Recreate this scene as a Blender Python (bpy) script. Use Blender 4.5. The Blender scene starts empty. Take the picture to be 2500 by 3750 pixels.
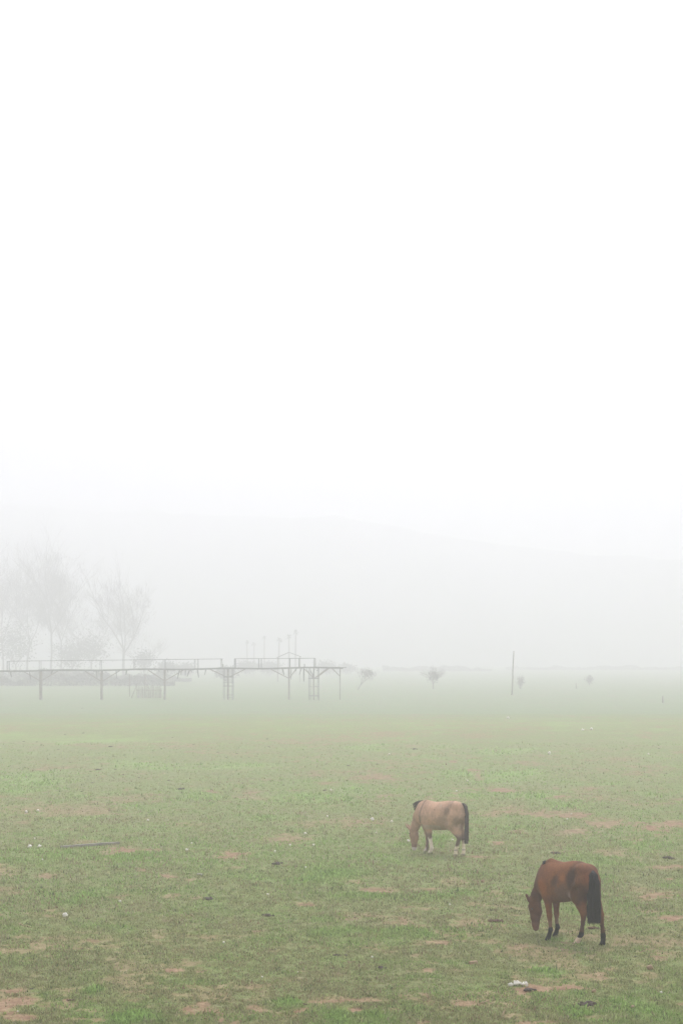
import bpy, math, random
import numpy as np

random.seed(7)
RNG = np.random.default_rng(7)
S = bpy.context.scene
COL = S.collection

# ------------------------------------------------------------------ camera
H = 5.07            # eye height of the camera (m)
F = 5208.0          # focal length in photo pixels (50 mm on 36 mm, 3750 px tall)
HZ = 2400.0         # photo row of the true horizon
cam_d = bpy.data.cameras.new("camera")
cam_d.lens = 50; cam_d.sensor_width = 36; cam_d.sensor_fit = 'AUTO'
cam_d.shift_y = 0.14
cam_d.clip_start = 0.1; cam_d.clip_end = 8000
cam = bpy.data.objects.new("camera", cam_d); COL.objects.link(cam)
cam.location = (0, 0, H); cam.rotation_euler = (math.radians(90), 0, 0)
S.camera = cam

# ------------------------------------------------------------------ sky and sun (overcast, thick mist)
w = bpy.data.worlds.new("World"); S.world = w; w.use_nodes = True
nt = w.node_tree; nt.nodes.clear()
o = nt.nodes.new('ShaderNodeOutputWorld'); bg = nt.nodes.new('ShaderNodeBackground')
sky = nt.nodes.new('ShaderNodeTexSky'); sky.sky_type = 'NISHITA'; sky.sun_disc = False
sky.sun_elevation = math.radians(60); sky.sun_rotation = math.radians(10)
sky.air_density = 1.0; sky.dust_density = 6.0; sky.ozone_density = 1.0
hs = nt.nodes.new('ShaderNodeHueSaturation'); hs.inputs['Saturation'].default_value = 0.12
mx = nt.nodes.new('ShaderNodeMix'); mx.data_type = 'RGBA'; mx.inputs['Factor'].default_value = 0.90
nt.links.new(sky.outputs[0], hs.inputs['Color'])
nt.links.new(hs.outputs[0], mx.inputs['A'])
mx.inputs['B'].default_value = (11.5, 11.5, 13.2, 1)      # the closed white cloud layer
nt.links.new(mx.outputs['Result'], bg.inputs['Color'])
bg.inputs['Strength'].default_value = 0.043
nt.links.new(bg.outputs[0], o.inputs[0])

sd = bpy.data.lights.new("sun", 'SUN'); sd.energy = 1.5; sd.angle = math.radians(25); sd.color = (1, .965, .995)
sun = bpy.data.objects.new("sun", sd); COL.objects.link(sun)
sun.rotation_euler = (math.radians(-30), 0, math.radians(-10)); sun.location = (0, 0, 60)

S.view_settings.view_transform = 'Standard'; S.view_settings.look = 'None'
S.view_settings.exposure = 0.96; S.view_settings.gamma = 1.0; S.view_settings.use_curve_mapping = False
S.cycles.use_denoising = True
S.cycles.volume_bounces = 16
S.cycles.max_bounces = 18
S.cycles.diffuse_bounces = 3

# ------------------------------------------------------------------ helpers
def terrain(x, y):
    x = np.asarray(x, float); y = np.asarray(y, float)
    t = np.clip((y - 122.0) / 9.0, 0, 1); t = t * t * (3 - 2 * t)
    z = -0.30 * t
    near = np.clip((y - 5) / 10, 0, 1)
    z = z + near * (0.016 * np.sin(x * 0.83 + 1.3 * np.sin(y * 0.31)) + 0.016 * np.sin(y * 0.57 + 0.9 * np.sin(x * 0.37 + 2)))
    return z

def gpt(px, py):
    """point of the ground seen at a photo pixel"""
    d = F * H / max(py - HZ, 5)
    for _ in range(12):
        z = float(terrain((px - 1250) / F * d, d))
        d = F * (H - z) / (py - HZ)
    return ((px - 1250) / F * d, d, z)

def at(px, py, d):
    return ((px - 1250) / F * d, d, H - (py - HZ) / F * d)

def tag(o, label=None, cat=None, group=None, kind=None):
    if label: o['label'] = label
    if cat: o['category'] = cat
    if group: o['group'] = group
    if kind: o['kind'] = kind
    return o

def empty(name, loc, label, cat, group=None, rz=0.0):
    e = bpy.data.objects.new(name, None); COL.objects.link(e)
    e.location = loc; e.rotation_euler = (0, 0, rz); e.empty_display_size = 0.3
    return tag(e, label, cat, group)

def mesh_np(name, V, Fq, mat, parent=None, smooth=True, attrs=None):
    """V (n,3); Fq (m,k) all faces of the same size"""
    me = bpy.data.meshes.new(name)
    V = np.asarray(V, np.float32); Fq = np.asarray(Fq, np.int32)
    m, k = Fq.shape
    me.vertices.add(len(V)); me.vertices.foreach_set('co', V.ravel())
    me.loops.add(m * k); me.loops.foreach_set('vertex_index', Fq.ravel())
    me.polygons.add(m); me.polygons.foreach_set('loop_start', np.arange(0, m * k, k, dtype=np.int32))
    me.polygons.foreach_set('use_smooth', np.full(m, smooth))
    if attrs:
        for an, arr in attrs.items():
            arr = np.asarray(arr, np.float32)
            if arr.ndim == 1:
                a = me.attributes.new(an, 'FLOAT', 'POINT'); a.data.foreach_set('value', arr)
            else:
                if arr.shape[1] == 3: arr = np.concatenate([arr, np.ones((len(arr), 1), np.float32)], 1)
                a = me.attributes.new(an, 'FLOAT_COLOR', 'POINT'); a.data.foreach_set('color', arr.ravel())
    me.update(calc_edges=True); me.validate()
    if mat: me.materials.append(mat)
    ob = bpy.data.objects.new(name, me); COL.objects.link(ob)
    if parent is not None: ob.parent = parent
    return ob

class MB:
    """collects tubes, beams and lumps into one mesh"""
    def __init__(s): s.v = []; s.f = []
    def tube(s, p, r, n=6, cap=True):
        p = [np.array(q, float) for q in p]; base = len(s.v)
        prev = None
        for i, q in enumerate(p):
            a = p[max(i - 1, 0)]; b = p[min(i + 1, len(p) - 1)]
            d = b - a; d /= (np.linalg.norm(d) + 1e-9)
            if prev is None:
                ref = np.array([0, 0, 1.0]) if abs(d[2]) < .9 else np.array([1.0, 0, 0])
                x = np.cross(d, ref)
            else:
                x = prev - d * np.dot(prev, d)
            x /= (np.linalg.norm(x) + 1e-9); prev = x; y = np.cross(d, x)
            for k in range(n):
                t = 2 * math.pi * k / n
                s.v.append(tuple(q + r[i] * (math.cos(t) * x + math.sin(t) * y)))
        for i in range(len(p) - 1):
            for k in range(n):
                a = base + i * n + k; b = base + i * n + (k + 1) % n
                s.f.append((a, b, b + n, a + n))
        if cap:
            s.f.append(tuple(base + k for k in range(n))[::-1])
            s.f.append(tuple(base + (len(p) - 1) * n + k for k in range(n)))
        return s
    def beam(s, p0, p1, wd, ht, rag=0.0, up=(0, 0, 1)):
        p0 = np.array(p0, float); p1 = np.array(p1, float); d = p1 - p0; d /= np.linalg.norm(d)
        up = np.array(up, float)
        if abs(np.dot(d, up)) > .95: up = np.array([0, 1.0, 0])
        x = np.cross(d, up); x /= np.linalg.norm(x); y = np.cross(x, d)
        base = len(s.v)
        for q in (p0, p1):
            for a, b in ((-1, -1), (1, -1), (1, 1), (-1, 1)):
                j = 1 + random.uniform(-rag, rag)
                s.v.append(tuple(q + x * a * wd / 2 * j + y * b * ht / 2 * j))
        for f in ((3, 2, 1, 0), (4, 5, 6, 7), (0, 1, 5, 4), (1, 2, 6, 5), (2, 3, 7, 6), (3, 0, 4, 7)):
            s.f.append(tuple(base + k for k in f))
        return s
    def lump(s, c, r, seed=0, n=10, m=7, rough=.25, squash=1.0):
        rg = random.Random(seed); base = len(s.v)
        ph = [rg.uniform(0, 6.28) for _ in range(6)]
        for i in range(m + 1):
            th = math.pi * i / m
            for k in range(n):
                a = 2 * math.pi * k / n
                q = 1 + rough * (.5 * math.sin(3 * a + ph[0] + 2 * th) + .5 * math.sin(2 * th * 2 + ph[1] + a) + .4 * rg.uniform(-1, 1) * math.sin(th))
                s.v.append((c[0] + r[0] * q * math.sin(th) * math.cos(a), c[1] + r[1] * q * math.sin(th) * math.sin(a), c[2] + r[2] * q * math.cos(th) * squash))
        for i in range(m):
            for k in range(n):
                a = base + i * n + k; b = base + i * n + (k + 1) % n
                s.f.append((a, a + n, b + n, b))
        return s
    def build(s, name, mat, parent=None, smooth=False, origin=None):
        me = bpy.data.meshes.new(name)
        v = s.v if origin is None else [(a - origin[0], b - origin[1], c - origin[2]) for a, b, c in s.v]
        me.from_pydata(v, [], s.f); me.validate()
        if smooth: me.polygons.foreach_set('use_smooth', [True] * len(me.polygons))
        me.materials.append(mat); me.update()
        ob = bpy.data.objects.new(name, me); COL.objects.link(ob)
        if parent is not None: ob.parent = parent
        elif origin is not None: ob.location = origin
        return ob

def material(name, col, rough=.9, var=.25, scale=6.0, col2=None, bump=0.0, attr=None, detail=6, coord='Object', spec=.2, translucent=0.0):
    m = bpy.data.materials.new(name); m.use_nodes = True; t = m.node_tree; n = t.nodes; l = t.links
    b = n['Principled BSDF']; b.inputs['Roughness'].default_value = rough
    b.inputs['Specular IOR Level'].default_value = spec
    tc = n.new('ShaderNodeTexCoord'); nz = n.new('ShaderNodeTexNoise')
    nz.inputs['Scale'].default_value = scale; nz.inputs['Detail'].default_value = detail; nz.inputs['Roughness'].default_value = .65
    l.new(tc.outputs[coord], nz.inputs['Vector'])
    if attr:
        a = n.new('ShaderNodeAttribute'); a.attribute_name = attr; src = a.outputs['Color']
        mr = n.new('ShaderNodeMapRange'); mr.inputs[1].default_value = .25; mr.inputs[2].default_value = .75
        mr.inputs[3].default_value = 1 - var; mr.inputs[4].default_value = 1 + var
        l.new(nz.outputs[0], mr.inputs[0])
        vm = n.new('ShaderNodeVectorMath'); vm.operation = 'SCALE'
        l.new(src, vm.inputs[0]); l.new(mr.outputs[0], vm.inputs['Scale']); out = vm.outputs[0]
    else:
        cr = n.new('ShaderNodeValToRGB'); cr.color_ramp.elements[0].position = .3; cr.color_ramp.elements[1].position = .7
        c2 = col2 or tuple(c * (1 + var) for c in col); c1 = col if col2 else tuple(c * (1 - var) for c in col)
        cr.color_ramp.elements[0].color = (*c1, 1); cr.color_ramp.elements[1].color = (*c2, 1)
        l.new(nz.outputs[0], cr.inputs[0]); out = cr.outputs[0]
    l.new(out, b.inputs['Base Color'])
    if bump:
        bp = n.new('ShaderNodeBump'); bp.inputs['Strength'].default_value = 1; bp.inputs['Distance'].default_value = bump
        l.new(nz.outputs[0], bp.inputs['Height']); l.new(bp.outputs[0], b.inputs['Normal'])
    if translucent:
        tr = n.new('ShaderNodeBsdfTranslucent'); l.new(out, tr.inputs['Color'])
        ms = n.new('ShaderNodeMixShader'); ms.inputs[0].default_value = translucent
        l.new(b.outputs[0], ms.inputs[1]); l.new(tr.outputs[0], ms.inputs[2])
        l.new(ms.outputs[0], n['Material Output'].inputs[0])
    return m

# numpy value noise -------------------------------------------------
_T = RNG.random((256, 256)).astype(np.float32)
def vnoise(x, y, sc, ox=0, oy=0):
    x = x * sc + ox; y = y * sc + oy
    xi = np.floor(x).astype(int); yi = np.floor(y).astype(int); fx = x - xi; fy = y - yi
    fx = fx * fx * (3 - 2 * fx); fy = fy * fy * (3 - 2 * fy)
    a = _T[xi % 256, yi % 256]; b = _T[(xi + 1) % 256, yi % 256]; c = _T[xi % 256, (yi + 1) % 256]; d = _T[(xi + 1) % 256, (yi + 1) % 256]
    return (a * (1 - fx) + b * fx) * (1 - fy) + (c * (1 - fx) + d * fx) * fy
def fbm(x, y, sc, oct=5, gain=.55, ox=0.0):
    v = 0; a = 1; t = 0
    for i in range(oct):
        v = v + a * vnoise(x, y, sc * 2 ** i, ox + 17.3 * i, 5.1 * i + ox); t += a; a *= gain
    return v / t

# ------------------------------------------------------------------ ground cover maps
DIRT = [(50,3665,75,48,1),(90,3725,60,18,1),(478,3116,105,8,1),(825,3133,60,13,1),(518,3187,20,6,.8),(171,3207,45,8,.8),(610,3209,28,6,.9),
 (837,3181,30,7,.6),(634,3277,30,6,.7),(1124,3305,45,11,.9),(654,3548,45,9,1),(693,3695,35,15,1),(765,3687,40,18,.9),(1052,3070,70,14,.7),
 (383,3152,30,6,.5),(670,3018,60,8,.5),(10,3181,50,20,.6),(940,3691,35,12,.8),(510,3627,50,10,.6),(1195,3660,80,10,.7),(1156,3014,90,12,.5),
 (330,3449,30,7,.8),(192,3507,20,6,.7),(254,3663,26,10,.9),(753,3668,20,12,.9),(798,3712,15,25,1),(914,3695,25,9,.8),(1102,3699,27,9,1),
 (1235,3668,120,8,.9),(1320,3695,27,9,1),(1360,3668,45,8,.9),(744,3552,30,10,.7),(941,3610,35,12,.7),(950,3413,22,4,.8),(856,3744,22,9,.9),
 (1609,3456,60,9,.9),(1561,3559,50,9,.9),(1545,3643,30,8,.7),(1353,3667,45,7,.9),(1322,3695,30,8,.9),(1688,3675,60,12,.9),(1593,3673,20,8,.7),
 (1457,3699,30,7,.8),(1960,3617,105,20,1),(2095,3615,90,12,1),(2182,3571,50,14,.8),(2230,3547,50,6,.7),(1927,3472,50,11,.8),(1903,3587,25,8,.7),
 (2421,3504,38,8,.9),(2390,3476,40,8,.6),(2493,3667,20,6,.8),(1927,3744,40,7,.9),(2007,3739,40,8,.8),(1545,3743,30,8,1),(1425,3492,40,7,.6),
 (1776,3141,60,7,1.1),(1903,3044,30,6,.8),(1808,3089,42,8,1),(1848,2974,70,12,.8),(1967,2978,60,10,.8),(2095,2986,70,10,.9),(2111,3046,70,12,.8),
 (2206,3014,70,14,.8),(2382,3030,80,18,1),(2469,3014,50,12,1),(1322,3014,90,14,.7),(1401,3261,50,10,.9),(1306,3231,35,6,.8),(1553,3259,50,8,.8),
 (1664,3225,40,12,.6),(1481,3321,30,7,.7),(1545,3329,22,6,.7),(1473,3372,35,12,.8),(1664,3349,25,9,.7),(1728,3379,60,12,.7),(1800,3277,50,12,.5),
 (2398,3277,50,13,.9),(2462,3368,50,12,1),(2446,3215,20,4,1),(2318,3251,30,8,.6),(2438,3173,60,6,.8),(2246,3125,60,14,.6),
 (2047,2919,50,6,1),(1848,2891,45,7,1),(1728,2819,28,5,1),(1752,2838,14,14,.8),(1664,2787,12,5,1),(1354,2847,70,14,.8),(1410,2911,30,8,.7),
 (2150,2887,40,6,.8),(2167,2923,60,8,.6),(2278,2779,60,8,.6),(1409,2688,110,9,.6),(1760,2695,60,8,.5),(777,2899,25,5,.8),(917,2903,25,6,.8),
 (1196,2867,40,6,.7),(143,2966,150,18,.6),(319,2974,110,16,.6),(749,2755,30,3,.8),(50,2610,60,8,.6),(462,2887,20,6,.6),(542,2911,40,8,.6),
 (956,3412,25,5,.7),(640,2720,30,4,.5),(1249,3578,26,8,.6),(1700,3560,40,8,.5),(360,3730,30,8,.7),(250,3727,40,8,.6),(1080,3560,30,6,.5)]
LUSH = [(250,2650,600,18,.3),(1300,2655,700,18,.3),(2000,2650,600,16,.4),(319,2711,190,13,1),(80,2700,110,18,.8),(560,2807,130,12,.9),(877,2807,180,12,.8),(80,2863,150,40,.9),(478,2954,38,7,1),(717,2919,80,20,.7),
 (1116,2919,130,25,.7),(279,2911,60,10,.7),(1370,2735,70,12,.7),(1609,2731,60,11,.7),(1848,2751,110,12,1),(1680,2831,60,20,.8),(1872,2839,110,20,1),
 (1282,2891,50,18,.8),(1935,2911,110,18,1),(1298,2943,60,15,.8),(1728,2915,50,12,.8),(2047,2950,100,15,.7),(1609,3077,55,16,1),(1728,3205,120,25,.5),
 (2030,3560,75,15,1),(2330,3690,130,35,.6),(2110,3700,40,25,.8),(1070,3672,42,18,1),(504,3721,75,25,1),(352,3619,40,12,.9),(12,3710,22,15,1),(150,3640,50,20,.7),
 (1530,3690,60,20,.5),(2450,3600,60,40,.4),(880,3720,60,20,.4),(700,3130,200,60,.25),(450,3500,200,80,.25),(1150,3240,160,60,.3)]

def maps(x, y):
    """dirt (0..1) and lush (0..1) at ground points; wobbly outlines from noise"""
    x = np.asarray(x, float); y = np.maximum(np.asarray(y, float), 3.0)
    py = HZ + F * H / y; px = 1250 + x / y * F
    wx = (fbm(x, y, 1.7, 4, .6, 3.1) - .5); wy = (fbm(x, y, 1.7, 4, .6, 40.7) - .5)
    fine = fbm(x, y, 5.5, 4, .65, 9.9) - .5
    dirt = np.zeros_like(px); lush = np.zeros_like(px)
    for cx, cy, a, b, s in DIRT:
        a2, b2 = a * 1.10, b * 1.12
        k = (np.abs(px - cx) < a2 * 3) & (np.abs(py - cy) < b2 * 3)
        if not k.any(): continue
        q = np.sqrt(((px[k] - cx) / a2 + wx[k] * 2.2) ** 2 + ((py[k] - cy) / b2 + wy[k] * 2.2) ** 2)
        v = np.clip((1.25 - q) * 1.5 + fine[k] * (1.3 if a > 70 and cy > 3550 else 3.0), 0, 1) * min(s, 1)
        dirt[k] = np.maximum(dirt[k], v)
    for cx, cy, a, b, s in LUSH:
        a2, b2 = a * 1.15, b * 1.15
        k = (np.abs(px - cx) < a2 * 3) & (np.abs(py - cy) < b2 * 3)
        if not k.any(): continue
        q = np.sqrt(((px[k] - cx) / a2 + wx[k] * 1.8) ** 2 + ((py[k] - cy) / b2 + wy[k] * 1.8) ** 2)
        lush[k] = np.maximum(lush[k], np.clip((1.35 - q) * 1.1 + fine[k] * 1.2, 0, 1) * s)
    # small bare scuffs everywhere, and wider worn areas
    n1 = fbm(x, y, .9, 5, .6, 77.0); n2 = fbm(x, y, .16, 4, .55, 31.0); n3 = fbm(x, y, 3.3, 4, .6, 13.0)
    scuff = np.clip((n1 * .55 + n3 * .45 + (n2 - .5) * .35 - .565) * 6, 0, .6)
    dirt = np.clip(np.maximum(dirt, scuff * (1 - lush)), 0, 1)
    lush = np.clip(lush + np.clip((fbm(x, y, .5, 4, .55, 55.0) - .56) * 3, 0, .5), 0, 1) * (1 - dirt)
    return dirt, lush

# ------------------------------------------------------------------ materials
def ground_material():
    m = bpy.data.materials.new('pasture_soil'); m.use_nodes = True; t = m.node_tree; n = t.nodes; l = t.links
    b = n['Principled BSDF']; b.inputs['Roughness'].default_value = .95; b.inputs['Specular IOR Level'].default_value = .1
    def attr(a):
        q = n.new('ShaderNodeAttribute'); q.attribute_name = a; return q.outputs['Fac']
    tc = n.new('ShaderNodeTexCoord')
    def noise(sc, det=5, ro=.65):
        q = n.new('ShaderNodeTexNoise'); q.inputs['Scale'].default_value = sc; q.inputs['Detail'].default_value = det; q.inputs['Roughness'].default_value = ro
        l.new(tc.outputs['Object'], q.inputs['Vector']); return q.outputs[0]
    def ramp(fac, stops):
        q = n.new('ShaderNodeValToRGB'); e = q.color_ramp.elements
        while len(e) < len(stops): e.new(.5)
        for i, (p, c) in enumerate(stops): e[i].position = p; e[i].color = (*c, 1)
        l.new(fac, q.inputs[0]); return q.outputs[0]
    def mix(f, a, c):
        q = n.new('ShaderNodeMix'); q.data_type = 'RGBA'; l.new(f, q.inputs['Factor']); l.new(a, q.inputs['A']); l.new(c, q.inputs['B']); return q.outputs['Result']
    n_f = noise(26, 5, .75); n_m = noise(4.0, 6, .7); n_l = noise(.35, 4, .6)
    grass = ramp(n_f, [(.30, (.06, .062, .03)), (.44, (.13, .15, .06)), (.56, (.21, .24, .105)), (.70, (.34, .34, .20))])
    dull = ramp(n_m, [(.36, (.10, .135, .045)), (.50, (.18, .215, .08)), (.60, (.26, .225, .13)), (.72, (.32, .24, .165))])
    g1 = n.new('ShaderNodeMix'); g1.data_type = 'RGBA'; g1.inputs['Factor'].default_value = .34; l.new(grass, g1.inputs['A']); l.new(dull, g1.inputs['B'])
    lushc = ramp(n_f, [(.3, (.12, .15, .055)), (.5, (.20, .255, .095)), (.7, (.29, .35, .16))])
    g2 = mix(attr('lush'), g1.outputs['Result'], lushc)
    wear = ramp(n_l, [(.42, (0, 0, 0)), (.60, (.42, .42, .42))])
    dirtc = ramp(n_m, [(.3, (.14, .078, .054)), (.5, (.26, .156, .112)), (.7, (.36, .24, .18))])
    dc2 = ramp(n_f, [(.35, (.72, .72, .72)), (.65, (1.2, 1.2, 1.2))])
    mu = n.new('ShaderNodeMix'); mu.data_type = 'RGBA'; mu.blend_type = 'MULTIPLY'; mu.inputs['Factor'].default_value = 1
    l.new(dirtc, mu.inputs['A']); l.new(dc2, mu.inputs['B'])
    g25 = mix(wear, g2, ramp(n_m, [(.35, (.14, .125, .075)), (.65, (.26, .205, .14))]))
    g3 = mix(attr('dirt'), g25, mu.outputs['Result'])
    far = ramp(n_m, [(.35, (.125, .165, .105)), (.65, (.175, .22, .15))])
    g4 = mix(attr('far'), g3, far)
    gm = n.new('ShaderNodeMix'); gm.data_type = 'RGBA'; gm.blend_type = 'MULTIPLY'; gm.inputs['Factor'].default_value = 1; gm.inputs['B'].default_value = (1.26, 1.38, 1.18, 1)
    l.new(g4, gm.inputs['A']); l.new(gm.outputs['Result'], b.inputs['Base Color'])
    bp = n.new('ShaderNodeBump'); bp.inputs['Distance'].default_value = .03; bp.inputs['Strength'].default_value = .8
    l.new(n_f, bp.inputs['Height']); l.new(bp.outputs[0], b.inputs['Normal'])
    return m

M_ground = ground_material()
M_blade = material('grass_blade', (1, 1, 1), rough=.75, var=.12, scale=3, attr='tint', translucent=.3)
M_dung = material('dung', (.085, .066, .052), var=.4, scale=30, bump=.01)
M_dung2 = material('earth_clod', (.13, .075, .05), var=.35, scale=25, bump=.01)
M_stone = material('pale_stone', (.82, .79, .70), var=.15, scale=20)
M_tan = material('weathered_chip', (.38, .27, .18), var=.25, scale=14)
M_wood = material('weathered_grey_wood', (.33, .305, .27), var=.3, scale=5, bump=.01)
M_deck = material('dark_weathered_wood', (.18, .175, .17), var=.35, scale=2.0, bump=.02)
M_post = material('brown_post_wood', (.27, .235, .205), var=.3, scale=3.0, bump=.02)
M_metal = material('dull_scaffold_metal', (.21, .21, .21), rough=.6, var=.2, scale=2)
M_bark = material('tree_bark', (.21, .19, .18), var=.3, scale=2, bump=.02)
M_twig = material('reddish_twigs', (.25, .22, .215), var=.3, scale=.6)
M_leaf = material('winter_leaves', (.17, .175, .15), var=.4, scale=.8)
M_palm = material('palm_frond', (.05, .065, .035), var=.3, scale=1)
M_roof = material('sheet_roof', (.09, .09, .09), var=.2, scale=1)

# ------------------------------------------------------------------ ground sheet
def spaced(start, stop, step_fn):
    v = [start]
    while v[-1] < stop: v.append(v[-1] + step_fn(v[-1]))
    return v
ys = [-3000, -1500, -600, -200, -60, -20, 0, 6, 11] + spaced(14.5, 3000, lambda d: max(.045, d * d / (F * H) * 3.667 * .8) if d < 210 else d * .12)
xs_half = spaced(0.0, 3000, lambda a: .055 if a < 7 else (.055 + (a - 7) * .012 if a < 60 else a * .15))
xs = [-v for v in xs_half[:0:-1]] + xs_half
X, Y = np.meshgrid(np.array(xs), np.array(ys))
Xf, Yf = X.ravel(), Y.ravel()
dirt, lush = maps(Xf, Yf)
behind = Yf < 12
dirt[behind] = 0
Z = terrain(Xf, Yf) + .012 * (fbm(Xf, Yf, 3.0, 4, .6, 4.4) - .5) * (Yf > 12) * (Yf < 90) - .012 * dirt
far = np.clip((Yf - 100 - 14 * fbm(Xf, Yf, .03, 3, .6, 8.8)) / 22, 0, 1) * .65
nx, ny = len(xs), len(ys)
idx = (np.arange(ny - 1)[:, None] * nx + np.arange(nx - 1)[None, :]).ravel()
Q = np.stack([idx, idx + 1, idx + nx + 1, idx + nx], 1)
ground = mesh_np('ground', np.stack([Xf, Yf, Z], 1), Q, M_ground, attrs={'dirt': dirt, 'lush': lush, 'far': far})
tag(ground, kind='structure')

# ------------------------------------------------------------------ hills lost in the mist
M_hill = material('wooded_hill', (.26, .26, .26), var=.4, scale=.02)
def hill(D, depth, crest, seed, x_lo, x_hi):
    n, m = 160, 40
    px_ = np.linspace(x_lo, x_hi, n); top = np.interp(px_, [c_[0] for c_ in crest], [c_[1] for c_ in crest])
    hx = (px_ - 1250) / F * D; hh = H - (top - HZ) / F * D
    hh = hh + (fbm(hx, hx * 0, .03, 5, .6, seed) - .5) * 9
    XX = []; 
    for j in range(m + 1):
        t = j / m; y = D - depth * .8 + depth * 1.8 * t
        prof = math.sin(min(1, t / .45) * math.pi / 2) ** 1.3 if t < .45 else math.cos((t - .45) / .55 * math.pi / 2)
        yy = hx * 0 + y; z = hh * prof * (1 + .10 * (fbm(hx, yy, .02, 5, .6, seed + 3) - .5) * (prof < .97)) - .6
        XX.append(np.stack([hx, yy, z], 1))
    V = np.concatenate(XX); idx = (np.arange(m)[:, None] * n + np.arange(n - 1)[None]).ravel()
    ob = mesh_np('hill', V, np.stack([idx, idx + 1, idx + n + 1, idx + n], 1), M_hill)
    return tag(ob, kind='structure')
hill(770, 120, [(-3000, 1800), (0, 1845), (700, 1862), (1275, 1908), (1900, 1990), (2500, 2045), (5500, 2300)], 4.0, -3000, 5500)


# ------------------------------------------------------------------ short grass blades on the pasture
def _ft(z0x, z0y, k, a, b):
    q = gpt(z0x + a * k, z0y + b * k); return q[:2]
HOOVES = [_ft(1880, 3120, .2551, *q) for q in ((905, 1322), (1275, 1345), (492, 1270), (600, 1212))] + [_ft(1440, 2900, .21684, *q) for q in ((1050, 1098), (1178, 1092), (618, 1062), (556, 1026))]
def grass():
    n = 520000
    # spread evenly over the picture rows (so the farther turf is not over-filled)
    py = HZ + (3900 - HZ) * np.sqrt(RNG.random(n))
    py = py[(py > 2720)]
    n = len(py)
    d = F * H / (py - HZ)
    d = d * (1 + RNG.normal(0, .01, n))
    x = (RNG.random(n) - .5) * 2 * .33 * d + 0
    di, lu = maps(x, d)
    clump = fbm(x, d, 6.5, 3, .6, 21.0)
    keep = RNG.random(n) > (np.clip(di * 1.25 - .05, 0, .97) + (clump < .42) * .45)
    x, d, di, lu, clump = x[keep], d[keep], di[keep], lu[keep], clump[keep]
    n = len(x)
    z = terrain(x, d)
    hoof = np.zeros(n)
    for fx, fy in HOOVES: hoof = np.maximum(hoof, np.clip(1.3 - np.hypot(x - fx, d - fy) / .16, 0, 1))
    sc = (.7 + .5 * lu + .8 * (clump - .4) + .25 * hoof) * np.clip(d / 26, .85, 1.5)
    sc = sc * np.where(RNG.random(n) < .07, 1.9, 1.0) * (.75 + .6 * fbm(x, d, 11.0, 2, .6, 71.0))
    V = []; T = []; Fc = []
    nb = 3
    for b in range(nb):
        ang = RNG.random(n) * 6.283; lean = RNG.random(n) * .9 + .15
        h = (.014 + .028 * RNG.random(n)) * sc; wd = (.0045 + .006 * RNG.random(n)) * sc
        ox = RNG.normal(0, .016, n) * sc; oy = RNG.normal(0, .016, n) * sc
        ca, sa = np.cos(ang), np.sin(ang)
        bx, by = x + ox, d + oy
        p0 = np.stack([bx - sa * wd, by + ca * wd, z - .008], 1)
        p1 = np.stack([bx + sa * wd, by - ca * wd, z - .008], 1)
        p2 = np.stack([bx + ca * h * lean, by + sa * h * lean, z + h], 1)
        V.append(np.stack([p0, p1, p2], 1).reshape(-1, 3))
        hue = RNG.random(n)
        big = fbm(x, d, .7, 3, .6, 91.0)
        base = np.array([.30, .415, .135])[None] * (1 - lu[:, None]) + np.array([.32, .46, .145])[None] * lu[:, None]
        straw = np.array([.50, .45, .27])[None]; dark = np.array([.13, .17, .07])[None]; brown = np.array([.30, .21, .135])[None]
        zone = np.clip((fbm(x, d, 1.5, 4, .62, 61.0) - .5) * 5 + (fbm(x, d, .23, 3, .55, 12.0) - .5) * 3 + .5, 0, 1)[:, None]
        base = base * (1 - zone * .6 * (1 - lu[:, None])) + np.array([.37, .32, .18])[None] * zone * .6 * (1 - lu[:, None])
        c = base * (.55 + .9 * RNG.random((n, 1)))
        c = np.where((hue < .16 + .25 * np.clip(big - .45, 0, 1))[:, None] * (1 - (lu > .4))[:, None].astype(bool), straw * (.6 + .5 * RNG.random((n, 1))), c)
        c = np.where(((hue > .9) & (d < 34))[:, None], dark, c)
        c = np.where(((hue > .68) & (hue < .80) & (big > .5))[:, None], brown, c)
        T.append(np.repeat(c, 3, 0))
    V = np.concatenate(V); T = np.concatenate(T)
    Fc = np.arange(len(V)).reshape(-1, 3)
    g = mesh_np('grass', V, Fc, M_blade, smooth=False, attrs={'tint': T})
    tag(g, 'short grazed grass covering the pasture', 'grass', kind='stuff')
grass()

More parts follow.
